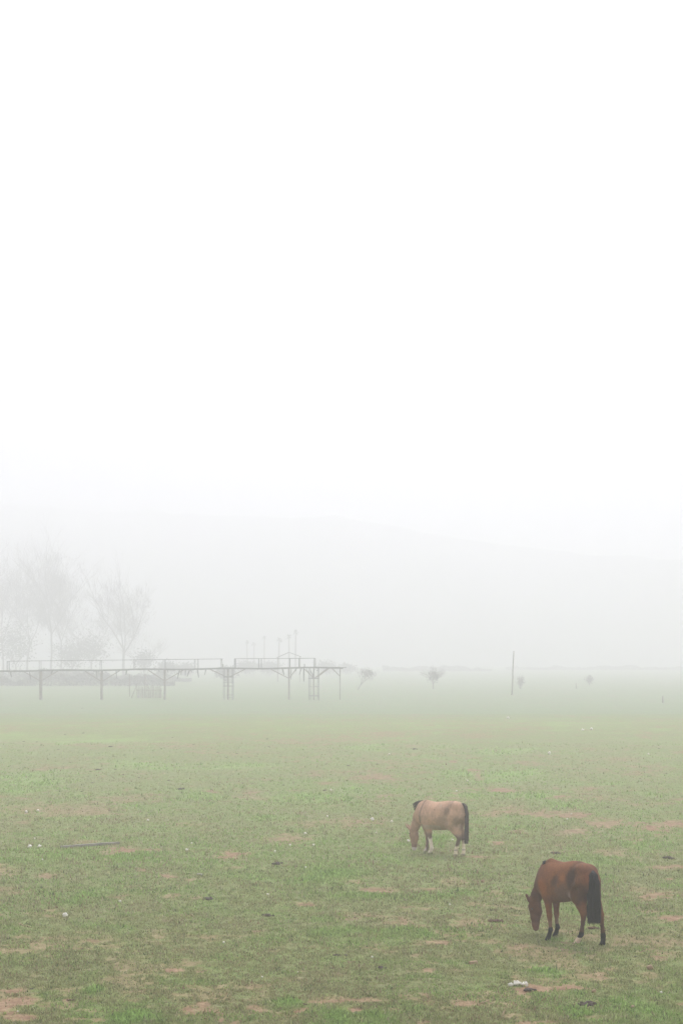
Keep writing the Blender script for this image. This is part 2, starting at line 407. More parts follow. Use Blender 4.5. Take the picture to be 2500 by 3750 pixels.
# ------------------------------------------------------------------ horses: one implicit surface per body
def surface_nets(Fd, org, h):
    ins = Fd < 0
    nx, ny, nz = Fd.shape
    cs = (nx - 1, ny - 1, nz - 1)
    acc = np.zeros(cs + (3,), np.float32); cnt = np.zeros(cs, np.float32)
    crosses = []
    for a in range(3):
        sl0 = [slice(None)] * 3; sl1 = [slice(None)] * 3; sl0[a] = slice(0, -1); sl1[a] = slice(1, None)
        A, B = Fd[tuple(sl0)], Fd[tuple(sl1)]
        cr = ins[tuple(sl0)] != ins[tuple(sl1)]
        ii = np.argwhere(cr); t = A[cr] / (A[cr] - B[cr])
        p = ii.astype(np.float32); p[:, a] += t
        crosses.append((a, ii, ins[tuple(sl0)][cr]))
        o1, o2 = [q for q in range(3) if q != a]
        for d1 in (-1, 0):
            for d2 in (-1, 0):
                c = ii.copy(); c[:, o1] += d1; c[:, o2] += d2
                ok = (c >= 0).all(1) & (c < np.array(cs)).all(1)
                cc = c[ok]
                np.add.at(acc, (cc[:, 0], cc[:, 1], cc[:, 2]), p[ok]); np.add.at(cnt, (cc[:, 0], cc[:, 1], cc[:, 2]), 1)
    has = cnt > 0
    ids = -np.ones(cs, np.int64); ids[has] = np.arange(has.sum())
    V = acc[has] / cnt[has][:, None] * h + np.array(org)
    Q = []
    for a, ii, sgn in crosses:
        o1, o2 = (a + 1) % 3, (a + 2) % 3
        ok = (ii[:, o1] > 0) & (ii[:, o2] > 0) & (ii[:, o1] < cs[o1]) & (ii[:, o2] < cs[o2])
        ii = ii[ok]; s = sgn[ok]
        def cid(d1, d2):
            c = ii.copy(); c[:, o1] += d1; c[:, o2] += d2; return ids[c[:, 0], c[:, 1], c[:, 2]]
        q = np.stack([cid(-1, -1), cid(0, -1), cid(0, 0), cid(-1, 0)], 1)
        q[~s] = q[~s][:, ::-1]
        Q.append(q)
    return V, np.concatenate(Q)

class Body:
    def __init__(s, lo, hi, h):
        s.lo = np.array(lo); s.h = h
        n = np.ceil((np.array(hi) - s.lo) / h).astype(int)
        g = [s.lo[i] + h * np.arange(n[i]) for i in range(3)]
        s.P = np.stack(np.meshgrid(*g, indexing='ij'), -1).astype(np.float32)
        s.D = np.full(s.P.shape[:3], 9.0, np.float32)
    def cone(s, a, b, ra, rb, k=.03, lat=1.0, sub=False):
        a = np.array(a, float); b = np.array(b, float)
        R = max(ra, rb) + k + .03
        lo = np.minimum(a, b) - R; hi = np.maximum(a, b) + R
        i0 = np.maximum(((lo - s.lo) / s.h).astype(int), 0); i1 = np.minimum(((hi - s.lo) / s.h).astype(int) + 2, s.D.shape)
        sl = tuple(slice(i0[i], i1[i]) for i in range(3))
        P = s.P[sl].copy(); D = s.D[sl]
        cy = (a[1] + b[1]) / 2
        if lat != 1.0: P[..., 1] = cy + (P[..., 1] - cy) / lat; a[1] = cy + (a[1] - cy) / lat; b[1] = cy + (b[1] - cy) / lat
        ab = b - a; L = max((ab ** 2).sum(), 1e-8)
        t = np.clip(((P - a) @ ab) / L, 0, 1)
        d = np.sqrt(((P - a - t[..., None] * ab) ** 2).sum(-1)) - (ra + (rb - ra) * t)
        d = d * (lat if lat < 1 else 1)
        if sub:
            hh = np.clip(.5 - .5 * (D + d) / k, 0, 1); s.D[sl] = D + (-d - D) * hh + k * hh * (1 - hh)
        else:
            hh = np.clip(.5 + .5 * (D - d) / k, 0, 1)
            s.D[sl] = D + (d - D) * hh - k * hh * (1 - hh)
    def chain(s, pts, rad, k=.03, lat=1.0):
        for i in range(len(pts) - 1): s.cone(pts[i], pts[i + 1], rad[i], rad[i + 1], k, lat)

def horse(cfg):
    th = math.radians(cfg['theta']); c, sn = math.cos(th), math.sin(th)
    zx0, zy0, zs = cfg['crop']
    def world_foot(zx, zy):
        px, py = zx0 + zx * zs, zy0 + zy * zs
        d = F * H / (py - HZ); return (px - 1250) / F * d, d
    feet = {k: world_foot(*v) for k, v in cfg['feet'].items()}
    X0 = (feet['lh'][0] + feet['rh'][0]) / 2; D0 = (feet['lh'][1] + feet['rh'][1]) / 2
    gz = float(terrain(X0, D0))
    def J(zx, zy, wr=0.0):
        px, py = zx0 + zx * zs, zy0 + zy * zs
        kx = (px - 1250) / F; ky = (py - HZ) / F
        u = (X0 + wr * sn - kx * (D0 + wr * c)) / (c + kx * sn)
        d = D0 + u * sn + wr * c
        return np.array([u, -wr, H - ky * d])
    def fw(k):
        x, d = feet[k]; dx, dd = x - X0, d - D0
        return dx * sn + dd * c
    ppm = F / D0 / zs
    root = empty(cfg['name'], (X0, D0, gz), cfg['label'], cfg['cat'], None, math.pi - th)
    B = Body((-.55, -.5, -.05), (1.75, .5, 1.6), cfg.get('h', .0115))
    # trunk
    st = cfg['trunk']; pts, rad = [], []
    for zx, top, bot in st:
        a, b = J(zx, top), J(zx, bot); pts.append((a + b) / 2); rad.append((a[2] - b[2]) / 2)
    B.chain(pts, rad, .05, cfg['lat'])
    for p0, p1, r0, r1, lat, k in cfg['extra']:
        B.cone(J(*p0), J(*p1), r0, r1, k, lat)
    for leg in cfg['legs']:
        k = leg['foot']; wf = fw(k); w0 = leg['w0']; js = leg['j']; ps = []; rs = []
        n = len(js)
        for i, (zx, zy, r) in enumerate(js):
            wr = w0 + (wf - w0) * min(1, i / (n - 3.0)); ps.append(J(zx, zy, wr)); rs.append(r)
        for i in range(n - 1):
            B.cone(ps[i], ps[i + 1], rs[i], rs[i + 1], .045 if i < 2 else .018)
        hf = ps[-1].copy(); hf[2] = rs[-1] * .55
        B.cone(hf + np.array([-.01, 0, .02]), hf + np.array([.014, 0, -.01]), rs[-1] * .85, rs[-1] * 1.08, .012)
        for e in leg.get('e', []): B.cone(J(e[0], e[1], leg['w0'] * .5 + wf * .5), J(e[2], e[3], leg['w0'] * .5 + wf * .5), e[4], e[5], .02)
    for p0, p1, r0, r1, lat, k in cfg['head']:
        B.cone(J(*p0), J(*p1), r0, r1, k, lat)
    for p0, p1, r0, r1 in cfg['ears']:
        B.cone(J(*p0), J(*p1), r0, r1, .012)
    for p0, p1, r0, r1, k in cfg.get('hollow', []): B.cone(J(*p0), J(*p1), r0, r1, k, 1.0, True)
    B.D = np.maximum(B.D, -(B.P[..., 2] - 0.0))
    V, Q = surface_nets(B.D, B.lo, B.h)
    # coat colours, with the bay's painted flank and torso shading, laid on by place
    C = np.tile(np.array(cfg['base'], float), (len(V), 1))
    nse = (fbm(V[:, 0] * 1.0, V[:, 2] + V[:, 1] * 1.7, 3.0, 4, .6, 2.2) - .5)
    nse2 = (fbm(V[:, 0] + V[:, 1] * .5, V[:, 2] * .6, 14.0, 4, .7, 8.2) - .5)
    C *= (1 + nse[:, None] * .7 + nse2[:, None] * .5)
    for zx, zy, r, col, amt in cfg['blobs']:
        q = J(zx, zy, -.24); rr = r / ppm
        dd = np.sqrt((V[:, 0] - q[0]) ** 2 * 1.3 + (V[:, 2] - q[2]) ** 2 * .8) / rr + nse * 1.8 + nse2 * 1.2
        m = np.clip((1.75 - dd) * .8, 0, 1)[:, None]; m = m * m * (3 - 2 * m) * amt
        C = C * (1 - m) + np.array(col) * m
    for fn in cfg['paint']: C = fn(V, C, J, nse)
    body = mesh_np(cfg['body_name'], V, Q, cfg['mat'], root, attrs={'coat_shade': C})
    return root, J, V

def hair_strands(name, pts, wid, n, mat, parent, rad=.004, seed=1, side=None, loose=.02, lenvar=.06, core=None):
    """a hanging bunch: a core volume plus many thin strands along pts (widths wid)"""
    rg = np.random.default_rng(seed); mb = MB()
    pts = [np.array(p, float) for p in pts]
    mb.tube(pts[:-1] + [pts[-2] * .55 + pts[-1] * .45], [w_ * (core or .72) for w_ in wid[:-1]] + [wid[-1] * .35], 12)
    for i in range(n):
        a = rg.random() * 6.283; r = .55 + .5 * rg.random()
        cut = 1 - lenvar * rg.random()
        start = 0
        ps = []; m = len(pts)
        for j in range(m):
            q = pts[j] + wid[j] * r * np.array([math.cos(a), math.sin(a), 0]) + np.array([*(rg.normal(0, loose, 2) * wid[j] * 2), 0])
            if j == m - 1: q = pts[j - 1] + wid[j - 1] * 0 + (q - pts[j - 1]) * (cut + .08)
            ps.append(q)
        mb.tube(ps, [rad * 1.2] * (m - 1) + [rad * .5], 3, cap=False)
    return mb.build(name, mat, parent, smooth=True)

M_bay = material('bay_coat', (1, 1, 1), rough=.7, var=.22, scale=34, attr='coat_shade', bump=.006, spec=.15)
M_dun = material('dun_coat', (1, 1, 1), rough=.85, var=.14, scale=20, attr='coat_shade', bump=.004, spec=.15)
M_black = material('black_hair', (.007, .007, .008), rough=.7, var=.3, scale=20, spec=.3)
M_dunhair = material('dark_brown_hair', (.085, .064, .054), rough=.8, var=.3, scale=20)
M_dunhair2 = material('pale_dock_hair', (.30, .24, .17), rough=.8, var=.2, scale=20)
M_eye = material('dark_eye', (.01, .008, .007), rough=.15, var=.1, scale=5, spec=.5)

def band(V, z0, z1, soft=.02):        # 1 between heights z0..z1
    return (np.clip((V[:, 2] - z0) / soft + .5, 0, 1) * np.clip((z1 - V[:, 2]) / soft + .5, 0, 1))[:, None]
def legmask(V, J, zx0, zx1, wsign):   # vertices belonging to a leg, by local u between two crop columns, and side
    return ((V[:, 1] * -wsign > .0))[:, None]

def bay_paint(V, C, J, nse):
    u, y, z = V[:, 0], V[:, 1], V[:, 2]
    blk = np.array([.010, .009, .010])
    front = (u > .5) & (u < 1.02); hind = u <= .5
    def mixin(C, m, col): m = np.clip(m, 0, 1)[:, None]; return C * (1 - m) + np.array(col) * m
    # head: darker, dusky face and near black muzzle end
    hd = np.clip((u - 1.0) / .08, 0, 1) * np.clip((.85 - z) / .1, 0, 1)
    C = mixin(C, hd * .55, (.075, .032, .022))
    C = mixin(C, hd * np.clip((.26 - z) / .16, 0, 1) * .6, (.26, .12, .085))
    C = mixin(C, hd * np.clip((.085 - z) / .03, 0, 1), blk)
    # neck crest dark
    C = mixin(C, np.clip((u - .95) / .1, 0, 1) * np.clip((z - .65) / .1, 0, 1) * .5, (.055, .025, .018))
    # lower legs
    C = mixin(C, front * np.clip((.42 - z) / .1, 0, 1) * .55 * (z > .18), (.16, .10, .075))
    C = mixin(C, front * np.clip((.245 + nse * .04 - z) / .012, 0, 1), blk)
    C = mixin(C, hind * np.clip((.55 - z) / .2, 0, 1) * .65, (.05, .026, .02))
    C = mixin(C, hind * np.clip((.25 + nse * .04 - z) / .03, 0, 1), blk)
    # pale left hind foot, pale toe on left fore
    C = mixin(C, hind * (y > 0) * np.clip((.125 + nse * .05 - z) / .01, 0, 1), (.75, .58, .45))
    C = mixin(C, front * (y > .05) * np.clip((.06 - z) / .01, 0, 1) * np.clip((u - .80) / .02, 0, 1), (.32, .24, .2))
    # ears dark
    return C

near = dict(name='horse', body_name='body', cat='horse', mat=M_bay,
    label='reddish brown horse with black tail grazing nearest, rump turned to the viewer',
    theta=48, crop=(1880, 3120, .2551), lat=.78, base=(.175, .068, .024), h=.0115,
    feet=dict(lh=(920, 1322), rh=(1275, 1345), lf=(500, 1270), rf=(610, 1218)),
    trunk=[(1060, 225, 560), (975, 150, 640), (880, 140, 672), (770, 158, 695), (670, 165, 706), (585, 150, 700), (530, 200, 665)],
    extra=[((640, 190), (540, 150), .055, .058, .7, .06), ((540, 150), (455, 200), .058, .06, .7, .05),
           ((515, 330), (400, 470), .22, .135, .62, .06), ((400, 470), (330, 620), .135, .112, .6, .05),
           ((330, 620), (296, 715), .112, .10, .7, .04),
           ((985, 300, -.11), (1010, 480, -.12), .16, .17, 1, .05), ((1085, 300, .10), (1100, 480, .11), .15, .165, 1, .05)],
    legs=[dict(foot='lf', w0=-.135, j=[(455, 440, .135), (485, 620, .10), (497, 770, .060), (512, 915, .049), (520, 1030, .030), (528, 1115, .041), (508, 1190, .036), (492, 1240, .044)]),
          dict(foot='rf', w0=.12, j=[(570, 450, .13), (600, 640, .09), (608, 770, .055), (612, 895, .047), (612, 990, .029), (628, 1080, .040), (612, 1135, .034), (598, 1178, .044)]),
          dict(foot='lh', w0=-.125, j=[(985, 430, .19), (925, 620, .150), (955, 760, .082), (998, 900, .051), (988, 1030, .033), (967, 1180, .043), (938, 1235, .040), (908, 1285, .046)],
               e=[(1000, 600, 1028, 880, .055, .030), (1032, 868, 1004, 980, .032, .026)]),
          dict(foot='rh', w0=.11, j=[(1095, 430, .185), (1130, 610, .140), (1195, 760, .078), (1252, 900, .049), (1265, 1040, .032), (1280, 1200, .044), (1282, 1262, .038), (1272, 1310, .046)],
               e=[(1180, 640, 1262, 880, .07, .030)])],
    head=[((296, 715), (292, 800), .10, .105, .72, .03), ((292, 800), (300, 930), .105, .085, .7, .03), ((300, 930), (312, 1040), .082, .070, .75, .03),
          ((312, 1040), (316, 1085), .070, .060, .85, .02), ((335, 770), (350, 850), .085, .075, .72, .03), ((350, 850), (330, 1000), .07, .055, .65, .03),
          ((232, 770, -.03), (245, 830, -.03), .034, .03, 1, .02)],
    ears=[((222, 700, -.045), (185, 625, -.055), .030, .024), ((185, 625, -.055), (170, 597, -.055), .022, .006),
          ((250, 690, .05), (236, 650, .06), .030, .022), ((236, 650, .06), (232, 632, .06), .02, .006)],
    blobs=[(840, 340, 95, (.040, .020, .013), .9), (600, 400, 80, (.065, .034, .020), .75), (700, 370, 48, (.33, .125, .042), .75),  # first two dark blobs paint flank-hollow and torso shading into the colour
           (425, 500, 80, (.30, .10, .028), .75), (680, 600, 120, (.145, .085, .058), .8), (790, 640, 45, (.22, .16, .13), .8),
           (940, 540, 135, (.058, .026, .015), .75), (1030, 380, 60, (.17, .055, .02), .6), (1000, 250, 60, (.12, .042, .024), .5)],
    hollow=[((850, 260, -.315), (800, 420, -.335), .07, .075, .05), ((560, 260, -.30), (545, 560, -.335), .06, .06, .05), ((740, 640, -.36), (870, 560, -.33), .06, .06, .04)],
    paint=[bay_paint])
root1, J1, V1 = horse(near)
hair_strands('tail', [J1(1105, 262, -.02), J1(1128, 330, -.07), J1(1140, 450, -.09), J1(1146, 620, -.09), J1(1148, 800, -.09), J1(1147, 940, -.09), J1(1148, 1025, -.09)],
             [.042, .078, .092, .102, .108, .110, .108], 420, M_black, root1, .0055, 3, loose=.035, lenvar=.7)
# mane: forelock end on the withers and the line along the crest
mb = MB()
for i in range(150):
    t = random.random(); q = [J1(445, 170, -.01), J1(375, 290, .0), J1(315, 430, .0), J1(275, 560, .0), J1(245, 650, .0)]
    k = min(int(t * 4), 3); f = t * 4 - k; p = q[k] * (1 - f) + q[k + 1] * f
    d1 = np.array([random.uniform(-.01, .02), -.05 - random.random() * .04, random.uniform(-.03, 0)]); d2 = d1 + np.array([random.uniform(-.02, .02), -.03, -.1 - random.random() * .1])
    mb.tube([p + np.array([-.03, 0, -.02]), p + d1 * .5, p + d2], [.006, .008, .003], 4)
for i in range(60):
    p = J1(455 + random.uniform(-14, 18), 132 + random.uniform(-8, 10), random.uniform(-.03, .03))
    e = J1(428 + random.uniform(-8, 26), 165 + random.random() * 55, -.085)
    mb.tube([p, (p + e) / 2 + np.array([.01, .025, .02]), e], [.006, .007, .003], 4)
mb.build('mane', M_black, root1, smooth=True)
for sgn in (-1, 1):
    p = J1(262, 815, sgn * .078) if sgn < 0 else J1(290, 815, .078)
    MB().lump((p[0], p[1], p[2]), (.018, .012, .016), 3, rough=0.0).build('eye', M_eye, root1, smooth=True)

def dun_paint(V, C, J, nse):
    u, y, z = V[:, 0], V[:, 1], V[:, 2]
    def mixin(C, m, col): m = np.clip(m, 0, 1)[:, None]; return C * (1 - m) + np.array(col) * m
    front = (u > .45) & (u < 1.05); hind = u <= .45
    hd = np.clip((u - 1.0) / .06, 0, 1) * np.clip((.8 - z) / .1, 0, 1)
    a, b = J(480, 200, -.2), J(440, 520, -.24)
    t = np.clip((a[2] - z) / (a[2] - b[2]), 0, 1); uu = a[0] + (b[0] - a[0]) * t
    C = mixin(C, np.clip(1 - np.abs(u - uu) / .045 + nse, 0, 1) * (z > b[2] - .05) * .75, (.10, .078, .07))
    C = mixin(C, hd * .25, (.20, .12, .085))
    C = mixin(C, hd * np.clip((.20 - z) / .03, 0, 1) * .6, (.17, .10, .09))
    C = mixin(C, hd * np.clip((.125 + nse * .05 - z) / .015, 0, 1), (.62, .52, .50))
    C = mixin(C, (front | hind) * np.clip((.58 - z) / .1, 0, 1) * .75 * (z < .62), (.115, .09, .078))
    C = mixin(C, front * np.clip((.40 + nse * .35 - z) / .07, 0, 1) * (u < 1.0), (.78, .68, .55))
    C = mixin(C, hind * np.clip((.36 + nse * .35 - z) / .07, 0, 1), (.82, .72, .55))
    C = mixin(C, hind * np.clip((.17 - z) / .02, 0, 1) * np.clip((z - .12) / .02, 0, 1) * .7, (.20, .15, .12))
    C = mixin(C, np.clip((.045 + nse * .05 - z) / .02, 0, 1) * ((u < 1.0)) * .7, (.30, .25, .21))
    C = mixin(C, front * (z > .62) * (z < .74) * .5, (.40, .34, .27))
    return C

mule = dict(name='horse', body_name='body', cat='horse', mat=M_dun,
    label='pale dun horse with white lower legs and dark upright mane, grazing farther off',
    theta=36, crop=(1440, 2900, .21684), lat=.78, base=(.50, .32, .215), h=.0125,
    feet=dict(lh=(1050, 1098), rh=(1178, 1092), lf=(618, 1062), rf=(556, 1026)),
    trunk=[(1120, 245, 520), (1055, 185, 590), (980, 178, 625), (890, 188, 645), (800, 200, 656), (700, 200, 650), (610, 188, 640), (545, 210, 600)],
    extra=[((640, 220), (570, 205), .05, .055, .7, .05), ((570, 215), (510, 235), .055, .06, .7, .05),
           ((525, 330), (425, 440), .235, .145, .62, .06), ((425, 440), (375, 580), .145, .118, .6, .05), ((375, 580), (340, 665), .118, .105, .7, .04),
           ((1050, 300, -.11), (1060, 430, -.12), .17, .175, 1, .05), ((1105, 300, .10), (1110, 430, .11), .15, .165, 1, .05)],
    legs=[dict(foot='lf', w0=-.14, j=[(540, 420, .15), (585, 590, .11), (600, 690, .072), (615, 790, .055), (632, 890, .042), (645, 965, .047), (632, 1010, .04), (618, 1040, .048)]),
          dict(foot='rf', w0=.12, j=[(520, 440, .13), (545, 600, .085), (562, 700, .060), (572, 790, .048), (570, 880, .036), (568, 955, .044), (558, 985, .038), (550, 1008, .046)]),
          dict(foot='lh', w0=-.125, j=[(1050, 420, .19), (985, 570, .155), (1050, 690, .098), (1112, 800, .058), (1080, 900, .043), (1050, 1010, .048), (1050, 1045, .042), (1048, 1070, .048)],
               e=[(1090, 560, 1135, 790, .06, .032)]),
          dict(foot='rh', w0=.11, j=[(1100, 420, .17), (1110, 570, .125), (1135, 690, .085), (1178, 810, .052), (1182, 920, .038), (1184, 1010, .044), (1180, 1045, .040), (1176, 1068, .048)],
               e=[(1150, 600, 1195, 790, .05, .030)])],
    head=[((340, 665), (338, 740), .110, .112, .72, .03), ((338, 740), (345, 850), .112, .088, .7, .03), ((345, 850), (352, 940), .085, .070, .75, .03),
          ((352, 940), (352, 970), .070, .062, .85, .02), ((368, 730), (375, 800), .085, .072, .72, .03), ((375, 800), (362, 900), .07, .055, .65, .03)],
    ears=[((282, 650, -.05), (235, 610, -.065), .032, .026), ((235, 610, -.065), (185, 535, -.07), .026, .006),
          ((300, 635, .05), (262, 595, .06), .03, .024), ((262, 595, .06), (222, 545, .06), .024, .006)],
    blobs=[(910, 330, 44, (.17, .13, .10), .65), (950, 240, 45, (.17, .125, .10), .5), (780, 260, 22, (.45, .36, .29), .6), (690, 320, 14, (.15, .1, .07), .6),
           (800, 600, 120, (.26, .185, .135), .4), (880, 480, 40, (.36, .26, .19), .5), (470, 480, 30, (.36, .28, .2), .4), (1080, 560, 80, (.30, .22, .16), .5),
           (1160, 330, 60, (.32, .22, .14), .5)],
    hollow=[((930, 250, -.315), (880, 420, -.34), .07, .075, .05), ((640, 240, -.31), (620, 520, -.345), .06, .06, .05)],
    paint=[dun_paint])
root2, J2, V2 = horse(mule)
hair_strands('tail', [J2(1175, 215, -.0), J2(1215, 262, -.02), J2(1238, 400, -.04), J2(1236, 560, -.05), J2(1232, 720, -.05), J2(1230, 830, -.05), J2(1230, 895, -.05)],
             [.030, .036, .036, .040, .044, .046, .038], 240, M_dunhair, root2, .0055, 5, loose=.09, lenvar=.9)
mb = MB()
for i in range(300):
    q = [J2(570, 185), J2(500, 225), J2(445, 290), J2(400, 380)]
    t = random.random(); k = min(int(t * 3), 2); f = t * 3 - k; p = q[k] * (1 - f) + q[k + 1] * f
    L = .035 + .15 * math.sin(math.pi * min(1, t + .05)) * (.45 + .9 * random.random()) if t > .12 else .03
    mb.tube([p + np.array([-.05, random.uniform(-.02, .02), -.05]), p + np.array([L * .6, random.uniform(-.03, .03), L * .35]), p + np.array([L * 1.15, random.uniform(-.05, .05), L * .1])], [.009, .009, .003], 4)
mb.build('mane', M_dunhair, root2, smooth=True)
for sgn in (-1, 1):
    p = J2(272, 722, -.078) if sgn < 0 else J2(300, 722, .078)
    MB().lump((p[0], p[1], p[2]), (.02, .013, .018), 3, rough=0.0).build('eye', M_eye, root2, smooth=True)

# ------------------------------------------------------------------ raised timber walkway across the field
WY = gpt(700, 2563)[1]; WZ = float(terrain(0, WY)); PM = F / WY
def wp(px, py, dy=0.0): x, y, z = at(px, py, WY); return np.array([x, WY + dy, z])
deck_y = lambda px: 2458 - 13.0 * px / 1250.0 + 1.2 * math.sin(px * .021)
walk = empty('raised_walkway', (wp(640, 2563)[0], WY, WZ), 'long weathered timber walkway on tall posts with broken boards hanging below', 'walkway')
def wbuild(mb, name, mat, parent=walk):
    ob = mb.build(name, mat, None)
    ob.parent = parent
    if parent is walk: ob.matrix_parent_inverse = walk.matrix_world.inverted() if False else ob.matrix_parent_inverse; ob.location = -np.array(walk.location)
    else: ob.location = (0, 0, 0)
    return ob
mb = MB()
px = -160
while px < 1252:
    L = random.uniform(16, 30); q = px + L
    yy = deck_y(px) + random.uniform(-.6, .6); yq = deck_y(min(q, 1256)) + random.uniform(-.6, .6)
    for dy in (-.45, 0, .45):
        mb.beam(wp(px, yy, dy), wp(min(q, 1256), yq, dy), .42, .12 + random.random() * .05, .12)
    px = q - 1.0
for px in np.arange(-150, 1250, 7.0):      # cross boards
    mb.beam(wp(px, deck_y(px) - 2.6, -.72 - random.random() * .1), wp(px, deck_y(px) - 2.6, .72), .17, .05, .1)
wbuild(mb, 'deck', M_deck)
for px_, wd, mat_ in ((-75, 12, M_post), (151, 12, M_post), (374, 9.5, M_post), (604, 8, M_post), (835, 7.5, M_post), (1058, 6.8, M_post), (1149, 5, M_post), (1245, 4, M_post)):
    mb = MB(); r = wd / PM / 2
    a = wp(px_ - (1 if px_ < 700 else 0), 2563 + 4); b = wp(px_, deck_y(px_) + 1)
    m1 = (a + b) / 2 + np.array([random.uniform(-.03, .03), 0, 0])
    mb.tube([a, m1, b], [r, r * .9, r * .95], 8)
    wbuild(mb, 'post', mat_)
for (x0, x1, jy, px_) in ((90, 215, 2494, 151), (312, 440, 2496, 374), (542, 672, 2493, 604), (770, 898, 2481, 835), (992, 1086, 2484, 1058), (1112, 1198, 2484, 1150), (1216, None, 2476, 1245), (1204, None, 2480, 1160)):
    for xx in (x0, x1):
        if xx is None: continue
        mb = MB(); mb.beam(wp(xx, deck_y(xx) + 2, -.1), wp(px_ + (-1 if xx < px_ else 1), jy, -.1), .09, .10, .2); wbuild(mb, 'brace', M_post)
# handrails
for posts_, x0, x1, yl, yr in (((31, 148, 370, 493, 606, 714, 725, 812), 31, 815, 2421.5, 2413), ((859, 863, 948, 957, 1061, 1095, 1149, 1154), 859, 1154, 2412.5, 2410.5)):
    f = lambda p: yl + (yr - yl) * (p - x0) / (x1 - x0)
    for dy in (-.5, .5):
        mb = MB(); q_ = [x0 + (x1 - x0) * k / 8 for k in range(9)]
        mb.tube([wp(a, f(a) + random.uniform(-.3, .3), dy) for a in q_], [.036] * 9, 6)
        rail = wbuild(mb, 'handrail', M_metal)
        for p in posts_:
            r = .052 if p in (1061, 1095, 1154, 31) else .030
            m2 = MB(); e_ = -3 if (p == 812 and dy < 0) else 0
            m2.tube([wp(p + (.5 if dy > 0 else 0), deck_y(p), dy), wp(p + e_, f(p) + .5, dy)], [r, r], 6)
            m2.build('rail_post', M_metal, rail)
mb = MB(); mb.tube([wp(812, 2413, -.4), wp(818, 2445, -.4)], [.04, .04], 6); wbuild(mb, 'rail_post', M_metal)
mb = MB(); mb.tube([wp(1115, 2445, -.2), wp(1115, 2431, -.2)], [.07, .05], 6); wbuild(mb, 'broken_batten', M_deck)
mb = MB(); mb.tube([wp(1250, 2445, 0), wp(1268, 2444, 0)], [.05, .04], 6); wbuild(mb, 'broken_batten', M_deck)
# ladder at the middle post and scaffold tower near the end
mb = MB()
for p in (820, 824, 852, 856): mb.tube([wp(p, 2563 + 2, -.6), wp(p, deck_y(p), -.6)], [.045 if p > 830 else .035] * 2, 6)
for yy in (2478, 2480, 2490, 2497, 2500, 2511, 2513, 2545, 2553): mb.beam(wp(820, yy, -.6), wp(856, yy + random.uniform(-1, 1), -.6), .05, .05 if yy != 2478 else .1)
wbuild(mb, 'ladder', M_metal)
mb = MB()
for p in (1132, 1136, 1163, 1168): mb.tube([wp(p, 2563 + 2, -.7 if p in (1132, 1168) else .6), wp(p, deck_y(p), -.7 if p in (1132, 1168) else .6)], [.045] * 2, 6)
mb.beam(wp(1129, 2484, -.7), wp(1169, 2484, -.7), .4, .13, .1); mb.beam(wp(1133, 2515, -.7), wp(1167, 2514, -.7), .05, .06)
mb.beam(wp(1131, 2547, -.7), wp(1168, 2548, -.7), .4, .13, .1); mb.beam(wp(1158, 2455, -.7), wp(1166, 2454, -.7), .05, .08)
mb.tube([wp(1136, 2452, -.6), wp(1149, 2482, -.6)], [.05, .05], 5).tube([wp(1152, 2450, -.6), wp(1143, 2482, -.6)], [.05, .05], 5)
wbuild(mb, 'scaffold_tower', M_metal)
# broken boards that hang from the deck
for a, l, dx, wdt in ((44, 22, 4, 4.5), (113, 32, 6, 3.5), (198, 14, -6, 5), (358, 32, 2, 3), (429, 28, 2, 3.5), (468, 18, -3, 5), (585, 9, 1, 3), (615, 10, 4, 3), (661, 35, -9, 4), (668, 20, -3, 3),
                      (682, 22, -1, 3), (698, 26, -10, 4), (700, 10, 5, 3), (725, 30, 5, 4), (757, 22, -5, 3.5), (1034, 24, 7, 4.5), (1067, 42, -1, 3), (1085, 12, -2, 4), (1106, 26, -10, 3), (1113, 50, 0, 5), (1120, 24, 12, 2)):
    mb = MB(); y0 = deck_y(a); mb.tube([wp(a, y0 - 1, -.65), wp(a + dx * .55, y0 + l * .5, -.68), wp(a + dx, y0 + l, -.66)], [wdt / PM * .5, wdt / PM * .5, wdt / PM * .3], 4)
    wbuild(mb, 'hanging_board', M_deck)

# ------------------------------------------------------------------ lone pole
g0 = gpt(1873, 2545); top = at(1880, 2384, g0[1])
mb = MB(); P0 = np.array(g0); P1 = np.array(top)
mb.tube([P0 - np.array([0, 0, .15]), P0 * .6 + P1 * .4 + np.array([.03, 0, 0]), P0 * .45 + P1 * .55 - np.array([.02, 0, 0]), P1], [.11, .095, .09, .07], 8)
tag(mb.build('pole', M_post, None, True, origin=tuple(g0)), 'thin wooden pole leaning slightly right alone in the far field', 'pole')
def stub(px_, pyb, pyt, r, label):
    g = gpt(px_, pyb); t = at(px_, pyt, g[1]); m = MB(); m.tube([(g[0], g[1], g[2] - .1), t], [r, r * .8], 7)
    tag(m.build('stump_post', M_post, None, True, origin=g), label, 'post')
stub(2425, 2574, 2549, .10, 'short stump of a post standing near the right edge of the far field')
stub(2108, 2522, 2500, .08, 'faint thin post in the mist right of the lone pole')

